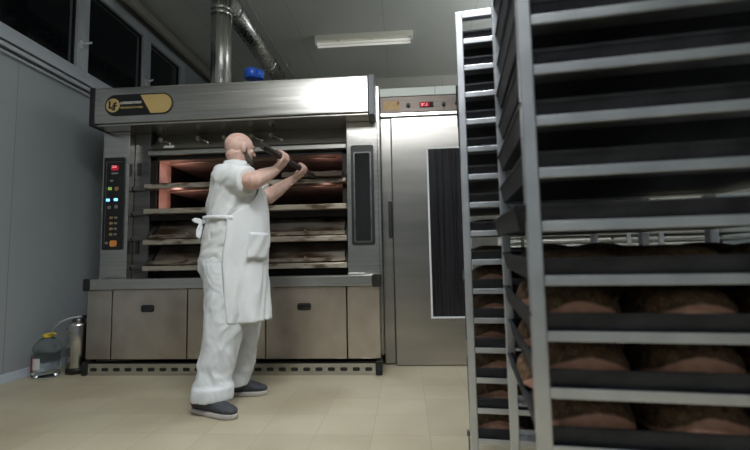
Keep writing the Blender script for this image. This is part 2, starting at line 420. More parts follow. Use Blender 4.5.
# front panels of the lower cabinet
yb = 3.552
for x0, x1, hd in ((-2.735, -2.517, 0), (-2.507, -1.852, 1), (-1.842, -1.178, 1), (-1.168, -.499, 1), (-.489, -.225, 0)):
    d = MB().box(x0, x1, yb, yb+.03, .125, .705).build('door' if hd else 'side_panel', 'steel_base', ov, .003)
    if hd:
        cx = (x0+x1)/2 - .015
        h = MB(); h.prism(rounded(cx-.058, cx+.058, .515, .575, .018), 'y', yb-.006, yb+.01); h.prism(rounded(cx-.043, cx+.043, .527, .563, .010), 'y', yb-.0065, yb+.01, 1)
        h.prism(rounded(cx-.05, cx+.05, .557, .570, .005), 'y', yb-.018, yb-.002, 0)
        h.build('pull_handle', ['black', 'black_gloss'], d, .002)
# worktop with corner blocks
MB().box(-2.70, -.278, D, 3.86, .710, .797).build('worktop', 'steel', ov, .006, seg=3)
for x0, x1 in ((-2.752, -2.70), (-.278, -.212)):
    MB().prism(rounded(x0, x1, .700, .806, .016), 'y', D-.008, D+.12).build('corner_block', 'black', ov, .004)
# pillars
P = 3.71
pl = MB().box(-2.755, -2.502, P, P+.2, .797, 2.14).build('control_pillar', 'steel', ov, .004)
pr = MB().box(-.500, -.226, P, P+.2, .797, 2.14).build('pillar', 'steel', ov, .004)
fr = MB(); fr.prism(rounded(-.462, -.262, 1.047, 1.928, .02), 'y', P-.012, P+.01); fr.prism(rounded(-.440, -.284, 1.072, 1.868, .015), 'y', P-.015, P+.01, 1)
fr.prism(rounded(-.428, -.296, 1.084, 1.856, .012), 'y', P-.0175, P+.01, 2)
fr.build('inset_cover', ['black', 'dark_steel', 'black_gloss'], pr, .002)
cp = MB(); cp.prism(rounded(-2.734, -2.538, 1.055, 1.900, .010), 'y', P-.012, P+.01); cp.box(-2.714, -2.706, P-.0135, P, 1.09, 1.86, 1); cp.box(-2.714, -2.56, P-.0135, P, 1.855, 1.862, 1)
cpo = cp.build('control_panel', ['black', 'dark_steel'], ov, .002)
f = P-.013
def key(name, x, z, w_, h_, mat, d=.006):
    w_, h_ = w_*.82, h_*.78
    MB().prism(rounded(x-w_/2, x+w_/2, z-h_/2, z+h_/2, min(w_, h_)*.25), 'y', f-d, f+.002).build(name, mat, cpo)
key('display', -2.628, 1.802, .080, .058, 'led_red'); text('digits', '226', .030, 'led_red_hot', cpo, (-2.655, f-.0065, 1.803)); 
key('display', -2.628, 1.752, .074, .022, 'grey_key')
key('button', -2.655, 1.684, .030, .024, 'grey_key')
key('button', -2.67, 1.612, .040, .034, 'led_green'); key('button', -2.606, 1.61, .040, .044, 'led_amber')
key('indicator_lamp', -2.685, 1.508, .036, .030, 'led_blue'); key('indicator_lamp', -2.610, 1.510, .040, .030, 'led_blue')
key('button', -2.67, 1.44, .034, .034, 'grey_key'); key('button', -2.606, 1.445, .03, .04, 'grey_key')
for z in (1.345, 1.295, 1.245, 1.195):
    key('button', -2.648, z, .034, .030, 'led_amber'); key('button', -2.606, z, .03, .022, 'grey_key')
key('switch', -2.62, 1.112, .074, .070, 'orange', .010); key('button', -2.685, 1.118, .03, .026, 'grey_key')
# hood
HB, HT = 2.142, 2.482
hd = MB(); hd.box(-2.712, -.285, D, 4.45, HB+.02, HT); hd.box(-2.712, -.285, D+.02, 4.45, HB, HB+.02)
hood = hd.build('hood', 'steel', ov, .008, seg=3)
MB().box(-2.757, -2.712, D-.004, 4.45, HB, HT+.006).build('hood_end_cap', 'black', ov, .004)
MB().box(-.285, -.232, D+.004, 4.45, HB, HT+.010).build('hood_end_cap', plain('grey_end_cap', (.13, .14, .16), .4), ov, .006)
# logo plate on the hood
lx0, lx1, lz0, lz1 = -2.610, -1.990, 2.222, 2.412
lc, lr = (lz0+lz1)/2, (lz1-lz0)/2
def cap(x0, x1, r, split=None):
    pts = []
    for k in range(25): a = math.radians(90 + 180*k/24); pts.append((x0 + r + r*math.cos(a), lc + r*math.sin(a)))
    for k in range(25): a = math.radians(-90 + 180*k/24); pts.append((x1 - r + r*math.cos(a), lc + r*math.sin(a)))
    return pts
lp = MB().prism(cap(lx0, lx1, lr), 'y', D-.006, D+.002).build('logo_plate', 'black', ov)
r2 = lr-.012
g = [(-2.285, lc+r2)] + [(lx1-.012-r2 + r2*math.cos(math.radians(90-180*k/24)), lc + r2*math.sin(math.radians(90-180*k/24))) for k in range(25)] + [(-2.190, lc-r2)]
MB().prism(g, 'y', D-.0075, D).build('gold_field', 'gold', lp)
dk = MB(); rr = .062; cx = lx0+.074; ES = .83
dk.prism([(cx + rr*math.cos(2*PI*k/40), lc + rr*math.sin(2*PI*k/40)) for k in range(40)], 'y', D-.0075, D)
dk.build('emblem_disc', 'gold', lp)
lt = MB()
def bar(x0, x1, z0, z1): lt.box(cx+x0*ES, cx+x1*ES, D-.0095, D-.006, lc+z0*ES, lc+z1*ES)
bar(-.046, -.026, -.036, .05); bar(-.026, .004, -.036, -.018)
bar(.008, .026, -.055, .030); bar(.026, .044, .016, .032); bar(-.006, .05, -.012, .002); bar(-.012, .012, -.055, -.04)
lt.build('emblem_letters', 'black', lp)
text('lettering', 'LOGIUDICE FORNI', .030, 'white_ink', lp, (-2.468, D-.0075, 2.325), bold=.0007, width=.190)
text('lettering', 'TECHNOLOGY OF OVENS', .021, 'gold_ink', lp, (-2.468, D-.0075, 2.285), bold=.0005, width=.205)
# damper fascia with its levers
fc = MB(); fc.prism([(3.90, 2.15), (3.765, 1.985), (3.80, 1.965), (3.95, 1.965), (3.95, 2.15)], 'x', -2.346, -.508)
fas = fc.build('fascia', 'steel_fascia', ov, .002)
MB().box(-2.346, -.508, 3.735, 3.95, 1.917, 1.958).build('lintel', 'steel_fascia', ov, .005)
def fy(z): return 3.765 + (z-1.985)*(3.90-3.765)/(2.15-1.985)
for x, z in ((-2.27, 2.085), (-1.91, 2.085), (-1.66, 2.085), (-1.40, 2.083), (-1.215, 2.086)):
    k = MB(); y = fy(z)
    k.tube([(x, y+.03, z), (x, y-.035, z)], .020, 14)
    k.tube([(x, y-.028, z), (x+.05, y-.04, z-.02), (x+.105, y-.055, z-.05)], .007, 8)
    k.ball((x+.107, y-.056, z-.051), .015, 10); k.tube([(x+.107, y-.07, z-.051), (x+.107, y+.0, z-.051)], .006, 8)
    k.build('damper_lever', 'steel_base', ov)
MB().prism([(3.765+.026-.006, 2.018), (3.765+.003-.006, 1.990), (3.765+.003, 1.990), (3.765+.026, 2.018)], 'x', -2.215, -2.12).build('paper_tag', 'paper', fas)
# recessed side strips beside the decks
for x0, x1 in ((-2.50, -2.35), (-.508, -.500)):
    MB().box(x0, x1, 3.79, 3.95, .797, 2.14).build('side_strip', 'dark_steel', ov, .003)
for z in (1.62, 1.39, 1.16, .90): MB().box(-2.498, -2.36, 3.765, 3.80, z-.022, z+.014).build('hinge_bracket', 'dark_steel', ov, .003)
for z in (1.80, 1.08): MB().prism(rounded(-2.47, -2.44, z-.06, z+.06, .01), 'y', 3.775, 3.80).build('latch', 'black', ov, .003)
# two open decks
def chamber(z0, z1):
    x0, x1, y0, ym, y1 = -2.285, -.55, 3.80, 4.03, 5.45
    c = MB(); t = .012
    c.box(x0-t, x1+t, y0, y1, z0-.03, z0, 1)                        # stone floor
    c.box(x0-t, x1+t, y0, y1, z1, z1+t, 0)                          # roof
    c.box(x0-t, x0, y0, ym, z0, z1, 0); c.box(x1, x1+t, y0, ym, z0, z1, 0)  # front walls pale: the lit mouth is put into the colour
    c.box(x0-t, x0, ym, y1, z0, z1, 2); c.box(x1, x1+t, ym, y1, z0, z1, 2)  # same walls further in, dark: the lack of light is painted
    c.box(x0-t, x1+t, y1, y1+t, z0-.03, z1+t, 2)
    o = c.build('baking_chamber', ['brick', 'stone', 'dark_inner'], ov)
    fr = MB(); fr.box(-2.345, -2.285, 3.785, 3.83, z0-.02, z1+.03); fr.box(-.55, -.508, 3.785, 3.83, z0-.02, z1+.03); fr.box(-2.345, -.508, 3.785, 3.80, z1, z1+.05)
    fr.build('chamber_frame', 'dark_inner', ov)
    MB().tube([(-2.20, 3.86, z1-.012), (-.62, 3.86, z1-.012)], .006, 10).build('door_rod', 'sill', o)
    for x, e in ((-2.15, .40), (-.72, .17)):
        L = bpy.data.lights.new('chamber_light', 'POINT'); L.energy = e; L.color = (1., .60, .52); L.shadow_soft_size = .04
        lo = bpy.data.objects.new('chamber_light', L); COL.objects.link(lo); lo.location = (x, 3.90, z1-.10)
    return o
chamber(1.655, 1.880); chamber(1.420, 1.615)
def sill(z0, z1, y0=3.70):
    s_ = MB(); s_.box(-2.352, -.506, y0, 3.80, z0, z1)
    return s_.build('deck_sill', 'sill', ov, .006)
sill(1.602, 1.645); sill(1.372, 1.418)
# two closed decks: tilted flaps with their handle bars
for zt, zb_ in ((1.312, 1.155), (1.085, .920)):
    d = MB(); d.prism([(3.90, zt), (3.74, zb_), (3.752, zb_-.012), (3.912, zt-.006)], 'x', -2.29, -.54)
    dd = d.build('deck_door', 'deck_door', ov, .003)
    l = MB(); l.prism([(3.755, zb_+.03), (3.730, zb_+.004), (3.738, zb_-.006), (3.765, zb_+.02)], 'x', -2.31, -.53)
    for x in (-1.96, -1.42, -.88): l.tube([(x, 3.74, zb_+.030), (x, 3.728, zb_+.036)], .011, 10)
    l.build('door_lip', 'sill', dd, .002)
    for x0, x1 in ((-2.345, -2.305), (-.53, -.508)):
        s_ = MB(); s_.prism([(3.90, zt+.01), (3.72, zb_-.01), (3.90, zb_-.01)], 'x', x0, x1); s_.build('door_cheek', 'dark_steel', dd, .002)
    sill(zb_-.062, zb_-.016)
MB().box(-2.345, -.508, 3.80, 3.95, 1.322, 1.372).build('deck_divider', 'dark_inner', ov)

# exhaust duct
ed = thing('exhaust_duct', (-2.0, 4.5, HT), 'shiny round steel flue rising from the oven hood and bending back along the ceiling', 'duct')
MB().tube([(-2.0, 4.5, 2.46), (-2.0, 4.5, 4.10)], .112, 40).build('flue_pipe', 'flue', ed)
MB().tube([(-1.97, 4.5, 3.90), (-1.97, 7.4, 3.90)], .118, 40).build('return_pipe', 'flue', ed)
cl = MB()
for z in (3.70, 3.755): cl.tube([(-2.0, 4.5, z-.022), (-2.0, 4.5, z+.022)], .117, 40)
cl.build('collar', 'chrome', ed)
MB().tube([(-1.97, 6.05, 3.90), (-1.97, 6.12, 3.90)], .123, 40).build('collar', 'chrome', ed)
MB().tube([(-1.97, 4.66, 3.90), (-1.97, 4.74, 3.90)], .124, 40).build('collar', 'chrome', ed)
rl = MB(); rl.box(-1.80, -1.785, 4.3, 7.4, 3.98, 4.0); 
rl.build('hanger_rail', 'cable', ed)
for y in (5.2, 6.6): MB().box(-1.80, -1.785, y, y+.015, 4.0, 4.15).build('hanger', 'cable', ed)

# blue-lidded tub on the hood
tb = thing('plastic_tub', (-1.315, 3.63, HT), 'small clear plastic tub with a big blue lid on top of the oven hood', 'tub')
MB().lathe([(.045, 0), (.052, .01), (.055, .075)], (-1.325, 3.63, HT), 28).build('body', 'clear', tb)
l = MB(); l.lathe([(.060, .062), (.068, .068), (.070, .135), (.062, .147), (.02, .150)], (-1.325, 3.63, HT), 28); l.lathe([(.030, .055), (.040, .06), (.042, .125), (.03, .133)], (-1.258, 3.62, HT), 20)
l.build('lid', 'blue', tb)

# crumpled cloth on the worktop
c = MB()
for _ in range(12):
    x = random.uniform(-.47, -.36); c.ball((x, random.uniform(3.57, 3.64), .812), (random.uniform(.012, .035), random.uniform(.01, .025), random.uniform(.006, .015)), 10)
ob = blob(c, 'cloth', 'cloth', None, .005, 2, lambda p, n: .004*noise.noise(p*60))
ob.location.z = .7975
tag(ob, 'crumpled white cloth lying on the right end of the oven worktop', 'cloth')

# ------------------------------------------------------------------ proofer
pf = thing('proofer_cabinet', (.29, 4.5, 0), 'tall stainless steel proofing cabinet with a dark glazed door right of the oven', 'cabinet')
Y0 = 3.87
b = MB(); b.box(-.200, .80, Y0+.03, 5.3, .0, 2.41)
b.build('body', 'dark_steel', pf)
b = MB(); b.box(-.203, -.112, Y0, Y0+.06, .015, 2.215); b.box(.675, .81, Y0, Y0+.06, .015, 2.215)
b.build('door_frame', 'steel_door', pf, .003)
dr = MB().box(-.105, .668, Y0-.045, Y0+.02, .005, 2.205).build('door', 'steel_door', pf, .006)
tr = MB(); wx0, wx1, wz0, wz1 = .205, .575, .402, 1.915
t = .016
tr.box(wx0, wx1, Y0-.055, Y0-.04, wz0, wz0+t); tr.box(wx0, wx1, Y0-.055, Y0-.04, wz1-t, wz1); tr.box(wx0, wx0+t, Y0-.055, Y0-.04, wz0+t, wz1-t); tr.box(wx1-t, wx1, Y0-.055, Y0-.04, wz0+t, wz1-t)
tr.build('window_trim', 'white_trim', dr, .003)
MB().box(wx0+t, wx1-t, Y0-.05, Y0-.03, wz0+t, wz1-t).build('glass', 'streak_glass', dr)
h = MB(); h.prism(rounded(-.146, -.116, 1.11, 1.44, .008), 'y', Y0-.055, Y0-.01); h.box(-.14, -.122, Y0-.02, Y0+.01, 1.13, 1.42)
h.build('door_handle', 'black', dr, .003)
cpn = MB().box(-.203, .81, Y0-.01, Y0+.05, 2.262, 2.412).build('control_panel', mottled('brown_panel', (.105, .088, .078), (.14, .118, .105), (3, 3, 30), (.35, .45), .8), pf, .003)
MB().box(-.203, .81, Y0-.03, Y0+.05, 2.218, 2.256).build('rail', 'chrome', pf, .008, seg=3)
pm = MB(); pm.box(-.203, .30, Y0-.012, Y0+.9, 2.416, 2.494); pm.box(.303, .81, Y0-.012, Y0+.9, 2.416, 2.494)
pm.build('top_panel', 'pelmet', pf, .003)
f = Y0-.012
MB().box(-.172, -.020, f-.002, f+.004, 2.287, 2.372).build('rating_plate', 'brass_plate', cpn)
MB().box(-.045, -.026, f-.003, f+.004, 2.335, 2.368).build('warning_mark', plain('red_print', (.22, .03, .02), .5), cpn)
ds = MB(); ds.box(.160, .285, f-.004, f+.004, 2.302, 2.352); ds.build('display', 'rubber', cpn)
MB().box(.164, .245, f-.006, f, 2.307, 2.347).build('display_window', 'led_red', cpn)
text('digits', '36.1', .036, 'led_red_hot', cpn, (.172, f-.0065, 2.314), bold=.001)
for x, z, r in ((.055, 2.325, .018), (.378, 2.322, .016), (.500, 2.330, .020), (.62, 2.328, .018)):
    k = MB(); k.tube([(x, f-.02, z), (x, f+.004, z)], r, 18); k.tube([(x, f-.024, z), (x, f-.018, z)], r*.6, 14)
    k.build('knob', 'black', cpn, .002)
kk = MB(); kk.box(.374, .382, f-.001, f+.002, 2.28, 2.30); kk.build('scale_mark', 'black', cpn)

# ------------------------------------------------------------------ ceiling lights: unlit rear one given a glow, lit one forward, added fills
def ceiling_light(x, y, label, on, lx=1.40, power=0., up=0., col=(.955, .985, 1.), drop=0.):
    r = thing('ceiling_light', (x, y, ZC-drop), label, 'ceiling light', 0., 'twin-tube ceiling lights')
    def bd(mb, nme, mat, bev=0.): return mb.build(nme, mat, r, bev, world=False)
    h = MB(); h.prism([(-.075, -.08), (.075, -.08), (.085, 0), (-.085, 0)], 'x', -lx/2, lx/2); bd(h, 'housing', 'fixture', .004)
    for y_ in (-.042, .042):
        bd(MB().tube([(-lx/2+.03, y_, -.115), (lx/2-.03, y_, -.115)], .017, 16), 'tube', 'tube_on' if on else 'tube_faint')
    for s_ in (-1, 1):
        bd(MB().box(s_*(lx/2-.015)-.016, s_*(lx/2-.015)+.016, -.075, .075, -.14, -.075), 'lamp_holder', 'white_trim', .004)
        if drop: bd(MB().tube([(s_*lx*.35, 0, -.005), (s_*lx*.35, 0, drop)], .006, 8), 'hanger', 'chrome')
    for q in (-.35, .12): bd(MB().box(q-.012, q+.012, -.072, .072, -.102, -.075), 'clip', 'white_trim', .002)
    if on:
        for sgn, pw in ((-1, power), (1, up)):
            if not pw: continue
            L = bpy.data.lights.new('tube_light', 'AREA'); L.shape = 'RECTANGLE'; L.size = lx; L.size_y = .16; L.energy = pw; L.color = col
            lo = bpy.data.objects.new('tube_light', L); COL.objects.link(lo); lo.location = (x, y, ZC-drop+(-.145 if sgn < 0 else .012)); lo.rotation_euler = (0 if sgn < 0 else PI, 0, 0)
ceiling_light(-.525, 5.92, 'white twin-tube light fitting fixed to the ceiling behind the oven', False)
ceiling_light(-.15, .80, 'lit hanging twin-tube light above the bread racks', True, lx=1.8, power=92, up=40, drop=.62)
ceiling_light(-.3, -1.2, 'added twin-tube fill light hanging behind the camera', True, power=20, up=6, drop=.30)  # added out of view to light surfaces facing the camera
ceiling_light(2.8, 4.6, 'added unseen twin-tube light brightening the rear of the room', True, power=30, up=110, drop=.75)  # added out of view, mostly upward, to brighten the rear ceiling

# ------------------------------------------------------------------ jug and canister in the left corner
jg = thing('water_jug', (-3.035, 3.50, 0), 'large clear plastic water jug with a yellow cap on the floor by the left wall', 'jug')
pr_ = [(.086, 0), (.100, .012)]
for k in range(7): pr_ += [(.103, .03+k*.027), (.097, .043+k*.027)]
pr_ += [(.103, .225), (.098, .255), (.075, .29), (.045, .315), (.030, .322), (.030, .335)]
MB().lathe(pr_, (-3.035, 3.50, 0), 40).build('body', 'clear', jg)
cpj = MB(); cpj.lathe([(.036, .322), (.036, .346), (.030, .350)], (-3.035, 3.50, 0), 28); cpj.tube([(-3.06, 3.49, .345), (-3.0, 3.475, .356), (-2.955, 3.47, .360), (-2.935, 3.47, .35)], .008, 8)
cpj.build('cap', 'yellow', jg, .002)
def wrap(a0, a1, z0, z1, r, nme, mat):
    m_ = MB(); n_ = 14; A = []
    for k in range(n_+1):
        a = math.radians(a0 + (a1-a0)*k/n_)
        A.append([m_.bm.verts.new((-3.035 + q*math.cos(a), 3.50 + q*math.sin(a), z)) for q in (r, r+.002) for z in (z0, z1)])
    for p_, q_ in zip(A, A[1:]):
        for i, j in ((0, 1), (1, 3), (3, 2), (2, 0)): m_.bm.faces.new((p_[i], p_[j], q_[j], q_[i]))
    m_.bm.faces.new([A[0][i] for i in (0, 1, 3, 2)]); m_.bm.faces.new([A[-1][i] for i in (0, 2, 3, 1)])
    m_.build(nme, mat, jg)
wrap(195, 250, .055, .175, .104, 'label', 'red_label'); wrap(250, 285, .075, .165, .104, 'label', 'white_label')
cn = thing('steel_canister', (-2.86, 3.62, 0), 'tall steel water-filter canister standing on the floor between jug and oven', 'canister')
MB().lathe([(.074, .045), (.080, .055), (.080, .40), (.072, .425), (.05, .438)], (-2.86, 3.62, 0), 36).build('body', 'steel', cn)
MB().lathe([(.085, 0), (.085, .04), (.078, .05)], (-2.86, 3.62, 0), 32).build('base', 'black', cn)
vh = MB(); vh.lathe([(.05, .432), (.05, .45), (.03, .475)], (-2.86, 3.62, 0), 24); vh.box(-2.89, -2.80, 3.60, 3.64, .46, .49); vh.tube([(-2.93, 3.57, .38), (-2.91, 3.58, .38)], .012, 10)
vh.build('valve_head', 'dark_steel', cn, .003)
hs = MB(); hs.tube([(-2.82, 3.60, .482), (-2.90, 3.585, .47), (-2.98, 3.57, .44), (-3.06, 3.60, .385), (-3.12, 3.64, .31), (-3.15, 3.68, .2), (-3.16, 3.7, .05)], .009, 10)
hs.build('hose', 'hose', cn)

# ------------------------------------------------------------------ racks, trays and loaves
RZ = math.radians(-7.39); RW, RD, PS = .565, .54, .026
TILT = math.radians(2.2); TT = math.tan(TILT)      # the runners rise a little towards the rear
def make_rack(base, label, zs, top):
    r = thing('bakery_rack', (*base, 0), label, 'rack', RZ, 'tall wheeled bakery racks')
    def bd(mb, nme, mat, par=r, bev=.002): return mb.build(nme, mat, par, bev, world=False)
    h = PS/2
    for x in (0, RW):
        for y in (0, RD):
            bd(MB().box(x-h, x+h, y-h, y+h, .12, top), 'post', 'aluminium', bev=.003)
            c_ = MB(); c_.box(x-.028, x+.028, y-.012-.028, y-.012+.028, .112, .12); c_.box(x-.022, x-.016, y-.03, y+.012, .04, .112); c_.box(x+.016, x+.022, y-.03, y+.012, .04, .112)
            ca = bd(c_, 'caster', 'dark_steel')
            bd(MB().tube([(x-.014, y-.015, .045), (x+.014, y-.015, .045)], .045, 22), 'wheel', 'rubber', ca)
    for y in (0, RD):
        bd(MB().box(h, RW-h, y-h, y+h, top-PS, top), 'top_bar', 'aluminium')
        bd(MB().box(h, RW-h, y-h, y+h, .13, .13+PS), 'bottom_bar', 'aluminium')
        for z in zs:
            s_ = 1 if y == 0 else -1
            a, b_ = sorted((y-s_*h, y-s_*(h-.004))); c_, d_ = sorted((y-s_*(h-.004), y+s_*.034))
            zz = z + y*TT
            q = MB(); q.box(h, RW-h, a, b_, zz-.009, zz+.009); q.box(h, RW-h, c_, d_, zz-.0095, zz-.0065)
            bd(q, 'tray_rail', 'aluminium', bev=.001)
    for x in (0, RW):
        bd(MB().box(x-h, x+h, h, RD-h, top-PS, top), 'top_bar', 'aluminium')
        bd(MB().box(x-h, x+h, h, RD-h, .13, .13+PS), 'bottom_bar', 'aluminium')
    return r

def tray_mesh():
    b = bmesh.new()
    x0, x1, y0, y1, hgt, fl = -.018, RW+.03, .0, RD, .047, .008
    y0 += -.005; y1 += .005
    def ring(i, z): return [b.verts.new(p) for p in ((x0+i, y0+i, z), (x1-i, y0+i, z), (x1-i, y1-i, z), (x0+i, y1-i, z))]
    R = [ring(fl, 0), ring(0, hgt-.006), ring(-.003, hgt-.006), ring(-.003, hgt), ring(.004, hgt), ring(fl+.004, .003)]
    for A, B in zip(R, R[1:]):
        for k in range(4): b.faces.new((A[k], A[(k+1) % 4], B[(k+1) % 4], B[k]))
    b.faces.new(R[0][::-1]); b.faces.new(R[-1])
    bmesh.ops.bevel(b, geom=[e for e in b.edges if abs(e.verts[0].co.z-e.verts[1].co.z) > .02], offset=.014, segments=3, affect='EDGES')
    bmesh.ops.recalc_face_normals(b, faces=b.faces)
    me = bpy.data.meshes.new('baking_tray'); b.to_mesh(me); b.free(); me.materials.append(M['tray'])
    return me
TRAY = tray_mesh()
LOAVES = []
for q in range(5):
    b = bmesh.new(); bmesh.ops.create_icosphere(b, subdivisions=4, radius=1)
    sd = V((q*3.1, q*1.7, 0))
    for v in b.verts:
        x, y, z = v.co
        sq = 1/max(1e-6, (abs(x)**2.6 + abs(y)**2.6 + abs(z)**2.6))**(1/2.6)
        x, y, z = x*sq, y*sq, z*sq
        d = 1 + .05*noise.noise(V((x, y, z))*1.8 + sd) + .018*noise.noise(V((x, y, z))*7 + sd)
        x, y = x*d*.091, y*d*.118
        z = z*d*.056 if z > 0 else z*.012
        v.co = (x, y, z + .012)
    for f_ in b.faces: f_.smooth = True
    me = bpy.data.meshes.new('bread_loaf'); b.to_mesh(me); b.free(); me.materials.append(M['bread']); LOAVES.append(me)

def local(base, x, y, z):
    c_, s_ = math.cos(RZ), math.sin(RZ)
    return (base[0] + x*c_ - y*s_, base[1] + x*s_ + y*c_, z)
ORD = ['lowest', 'second', 'third', 'fourth', 'fifth', 'sixth', 'seventh', 'eighth', 'ninth', 'tenth', 'eleventh', 'twelfth', 'thirteenth', 'fourteenth', 'fifteenth', 'sixteenth']
def nth(i, n, what):
    if i == 0: return 'lowest ' + what
    if i == n-1: return 'topmost ' + what
    return ORD[i] + ' ' + what + ' counting up'
NEAR, FAR = (.241, .829), (.2165, 1.539)
near_z = [.06 + .1*k for k in range(2, 17)]; far_z = [.093 + .1*k for k in range(1, 17)]
make_rack(NEAR, 'tall aluminium bakery rack of black trays close up at the right of the photo', near_z, 1.775)
make_rack(FAR, 'tall aluminium bakery rack of black trays standing behind the close rack', far_z, 1.808)
def load(base, zs, rack, bread, rows, grp, skip=()):
    n_ = len(zs)
    for i, z in enumerate(zs):
        o = bpy.data.objects.new('baking_tray', TRAY); COL.objects.link(o)
        dx = random.uniform(-.012, .012)
        dx = (-.014 if .9 < z < 1. else random.uniform(.006, .018)) if rack == 'close' else random.uniform(.0, .012)
        o.location = local(base, dx, 0, z-.0055); o.rotation_euler = (TILT, 0, RZ)
        has = z < bread
        tag(o, 'black baking tray %s on the %s rack, %s' % ('of brown loaves' if has else 'without visible bread', rack, nth(i, n_, 'of its trays')), 'tray', 'black trays on the %s rack' % rack)
        if has:
            for jy in range(rows):
                for jx in range(3):
                    l_ = bpy.data.objects.new('bread_loaf', random.choice(LOAVES)); COL.objects.link(l_)
                    yy = .145 + jy*.25 + random.uniform(-.008, .008)
                    l_.location = local(base, dx + .085 + jx*.190 + random.uniform(-.006, .006), yy, z-.0055+.0035 + yy*TT)
                    flip = random.random() < .5
                    l_.rotation_euler = (-TILT if flip else TILT, 0, RZ + random.uniform(-.07, .07) + (PI if flip else 0))
                    k = random.uniform(.93, 1.); l_.scale = (k, k, random.uniform(1.2, 1.28) if z < .8 else random.uniform(.84, .92))
                    tag(l_, 'seeded loaf, %s in %s row, %s tray of %s rack' % (('left', 'middle', 'right')[jx], ('front', 'rear')[jy], nth(i, n_, 'one').replace(' one', ''), rack), 'bread', 'loaves on the %s rack' % rack)
load(NEAR, [z for z in near_z if .5 < z < 1.7], 'close', .90, 2, 'n')
load(FAR, [z for z in far_z if .25 < z < 1.75], 'far', 1.03, 1, 'f')
# an empty rack further back, seen only through the gaps between trays
def empty_rack():
    base = (1.62, 2.86)
    r = make_rack(base, 'empty aluminium bakery rack in the background, seen through the gaps between the trays', [.10+.2*k for k in range(1, 8)], 1.77)
empty_rack()
wt = thing('shelving_unit', (3.3, 6.6, 0), 'pale steel shelving against the rear wall, glimpsed between the bread racks', 'shelving')
for z in (.30, .75, 1.135, 1.225):
    MB().box(1.65, 4.85, 6.15, 7.05, z-.016, z+.016).build('shelf', 'steel_fascia', wt, .004)
for x in (1.63, 3.25, 4.87):
    for y in (6.16, 7.04):
        MB().box(x-.02, x+.02, y-.02, y+.02, 0, 1.30).build('upright', 'dark_steel', wt, .003)

# ------------------------------------------------------------------ the baker
bk = thing('person', (-1.14, 2.84, 0), 'bald bearded person in white baker clothes and apron raising a long peel to the oven', 'person')
FX = V((.95, .31, 0)).normalized(); SX = V((FX.y, -FX.x, 0))       # facing, and towards his right side
def P3(*a): return V(a)
Rsh, Rel, Rh = P3(-1.150, 2.705, 1.462), P3(-.938, 2.600, 1.420), P3(-.833, 2.85, 1.628)
Lsh, Lel, Lh = P3(-1.205, 3.075, 1.462), P3(-1.0, 3.075, 1.395), P3(-.806, 3.28, 1.640)
TC = V((-1.14, 2.85, 0))
HA = V((.030, .43, .012)).normalized()                              # peel handle direction
def hand(mb, H, elbow, wrist_back):
    w_ = (elbow - H); w_ = (w_ - HA*w_.dot(HA)).normalized()
    side = V((1, 0, 0)); side = (side - HA*side.dot(HA) - w_*side.dot(w_)).normalized()
    def rad(deg): a = math.radians(deg); return w_*math.cos(a) + side*math.sin(a)
    wr = H + w_*.082 + (elbow-H).normalized()*.02 + wrist_back
    offs = (-.041, -.014, .013, .040); lens = (205, 232, 238, 222)
    for o_, ln in zip(offs, lens):
        k0 = H + HA*o_ + rad(38)*.038
        mb.cone(wr + HA*o_*.55, k0, .021, .0155, 10)
        prev, pr0 = k0, .0128
        for a in (85, 135, 182, ln):
            q = H + HA*(o_*.96) + rad(a)*.0335
            mb.cone(prev, q, pr0, pr0*.95, 10); prev = q; pr0 *= .94
    t0 = wr + HA*.022; t1 = H + HA*.052 + rad(-35)*.043; t2 = H + HA*.055 + rad(-85)*.037; t3 = H + HA*.036 + rad(-130)*.034
    mb.cone(t0, t1, .018, .0145, 10); mb.cone(t1, t2, .0135, .012, 10); mb.cone(t2, t3, .012, .0105, 10)
    return wr
body = MB()
# head
hc = P3(-1.128, 2.85, 1.702)
hf = V((math.cos(math.radians(44)), math.sin(math.radians(44)), -.08)).normalized(); hr = V((hf.y, -hf.x, 0)).normalized(); hu = hr.cross(hf).normalized()
HR = Matrix((hf, hr, hu)).transposed()
HS = .945
def hp_(f_, r_, u_): return hc + (hf*f_ + hr*r_ + hu*u_)*HS
def hs_(*r): return tuple(q*HS for q in r)
body.ball(hp_(-.006, 0, .018), hs_(.104, .083, .092), 28, rot=HR)
body.ball(hp_(.022, 0, -.03), hs_(.078, .070, .085), 24, rot=HR)
body.ball(hp_(.052, 0, -.078), (.045, .048, .034), 18, rot=HR)      # jaw
body.ball(hp_(.088, 0, .018), (.016, .052, .014), 14, rot=HR)       # brow
body.cone(hp_(.092, 0, .006), hp_(.113, 0, -.026), .009, .014, 10)  # nose
body.ball(hp_(.090, 0, -.062), (.012, .026, .008), 12, rot=HR); body.ball(hp_(.089, 0, -.074), (.012, .022, .008), 12, rot=HR)  # lips
for s_ in (-1, 1):
    body.ball(hp_(.066, s_*.042, -.022), (.022, .022, .02), 12, rot=HR)    # cheek
    er = HR @ Matrix.Rotation(s_*math.radians(24), 3, 'Z')
    body.ball(hp_(-.004, s_*.086, -.008), (.021, .010, .033), 16, rot=er); body.ball(hp_(.004, s_*.083, -.035), (.011, .009, .012), 10, rot=er)
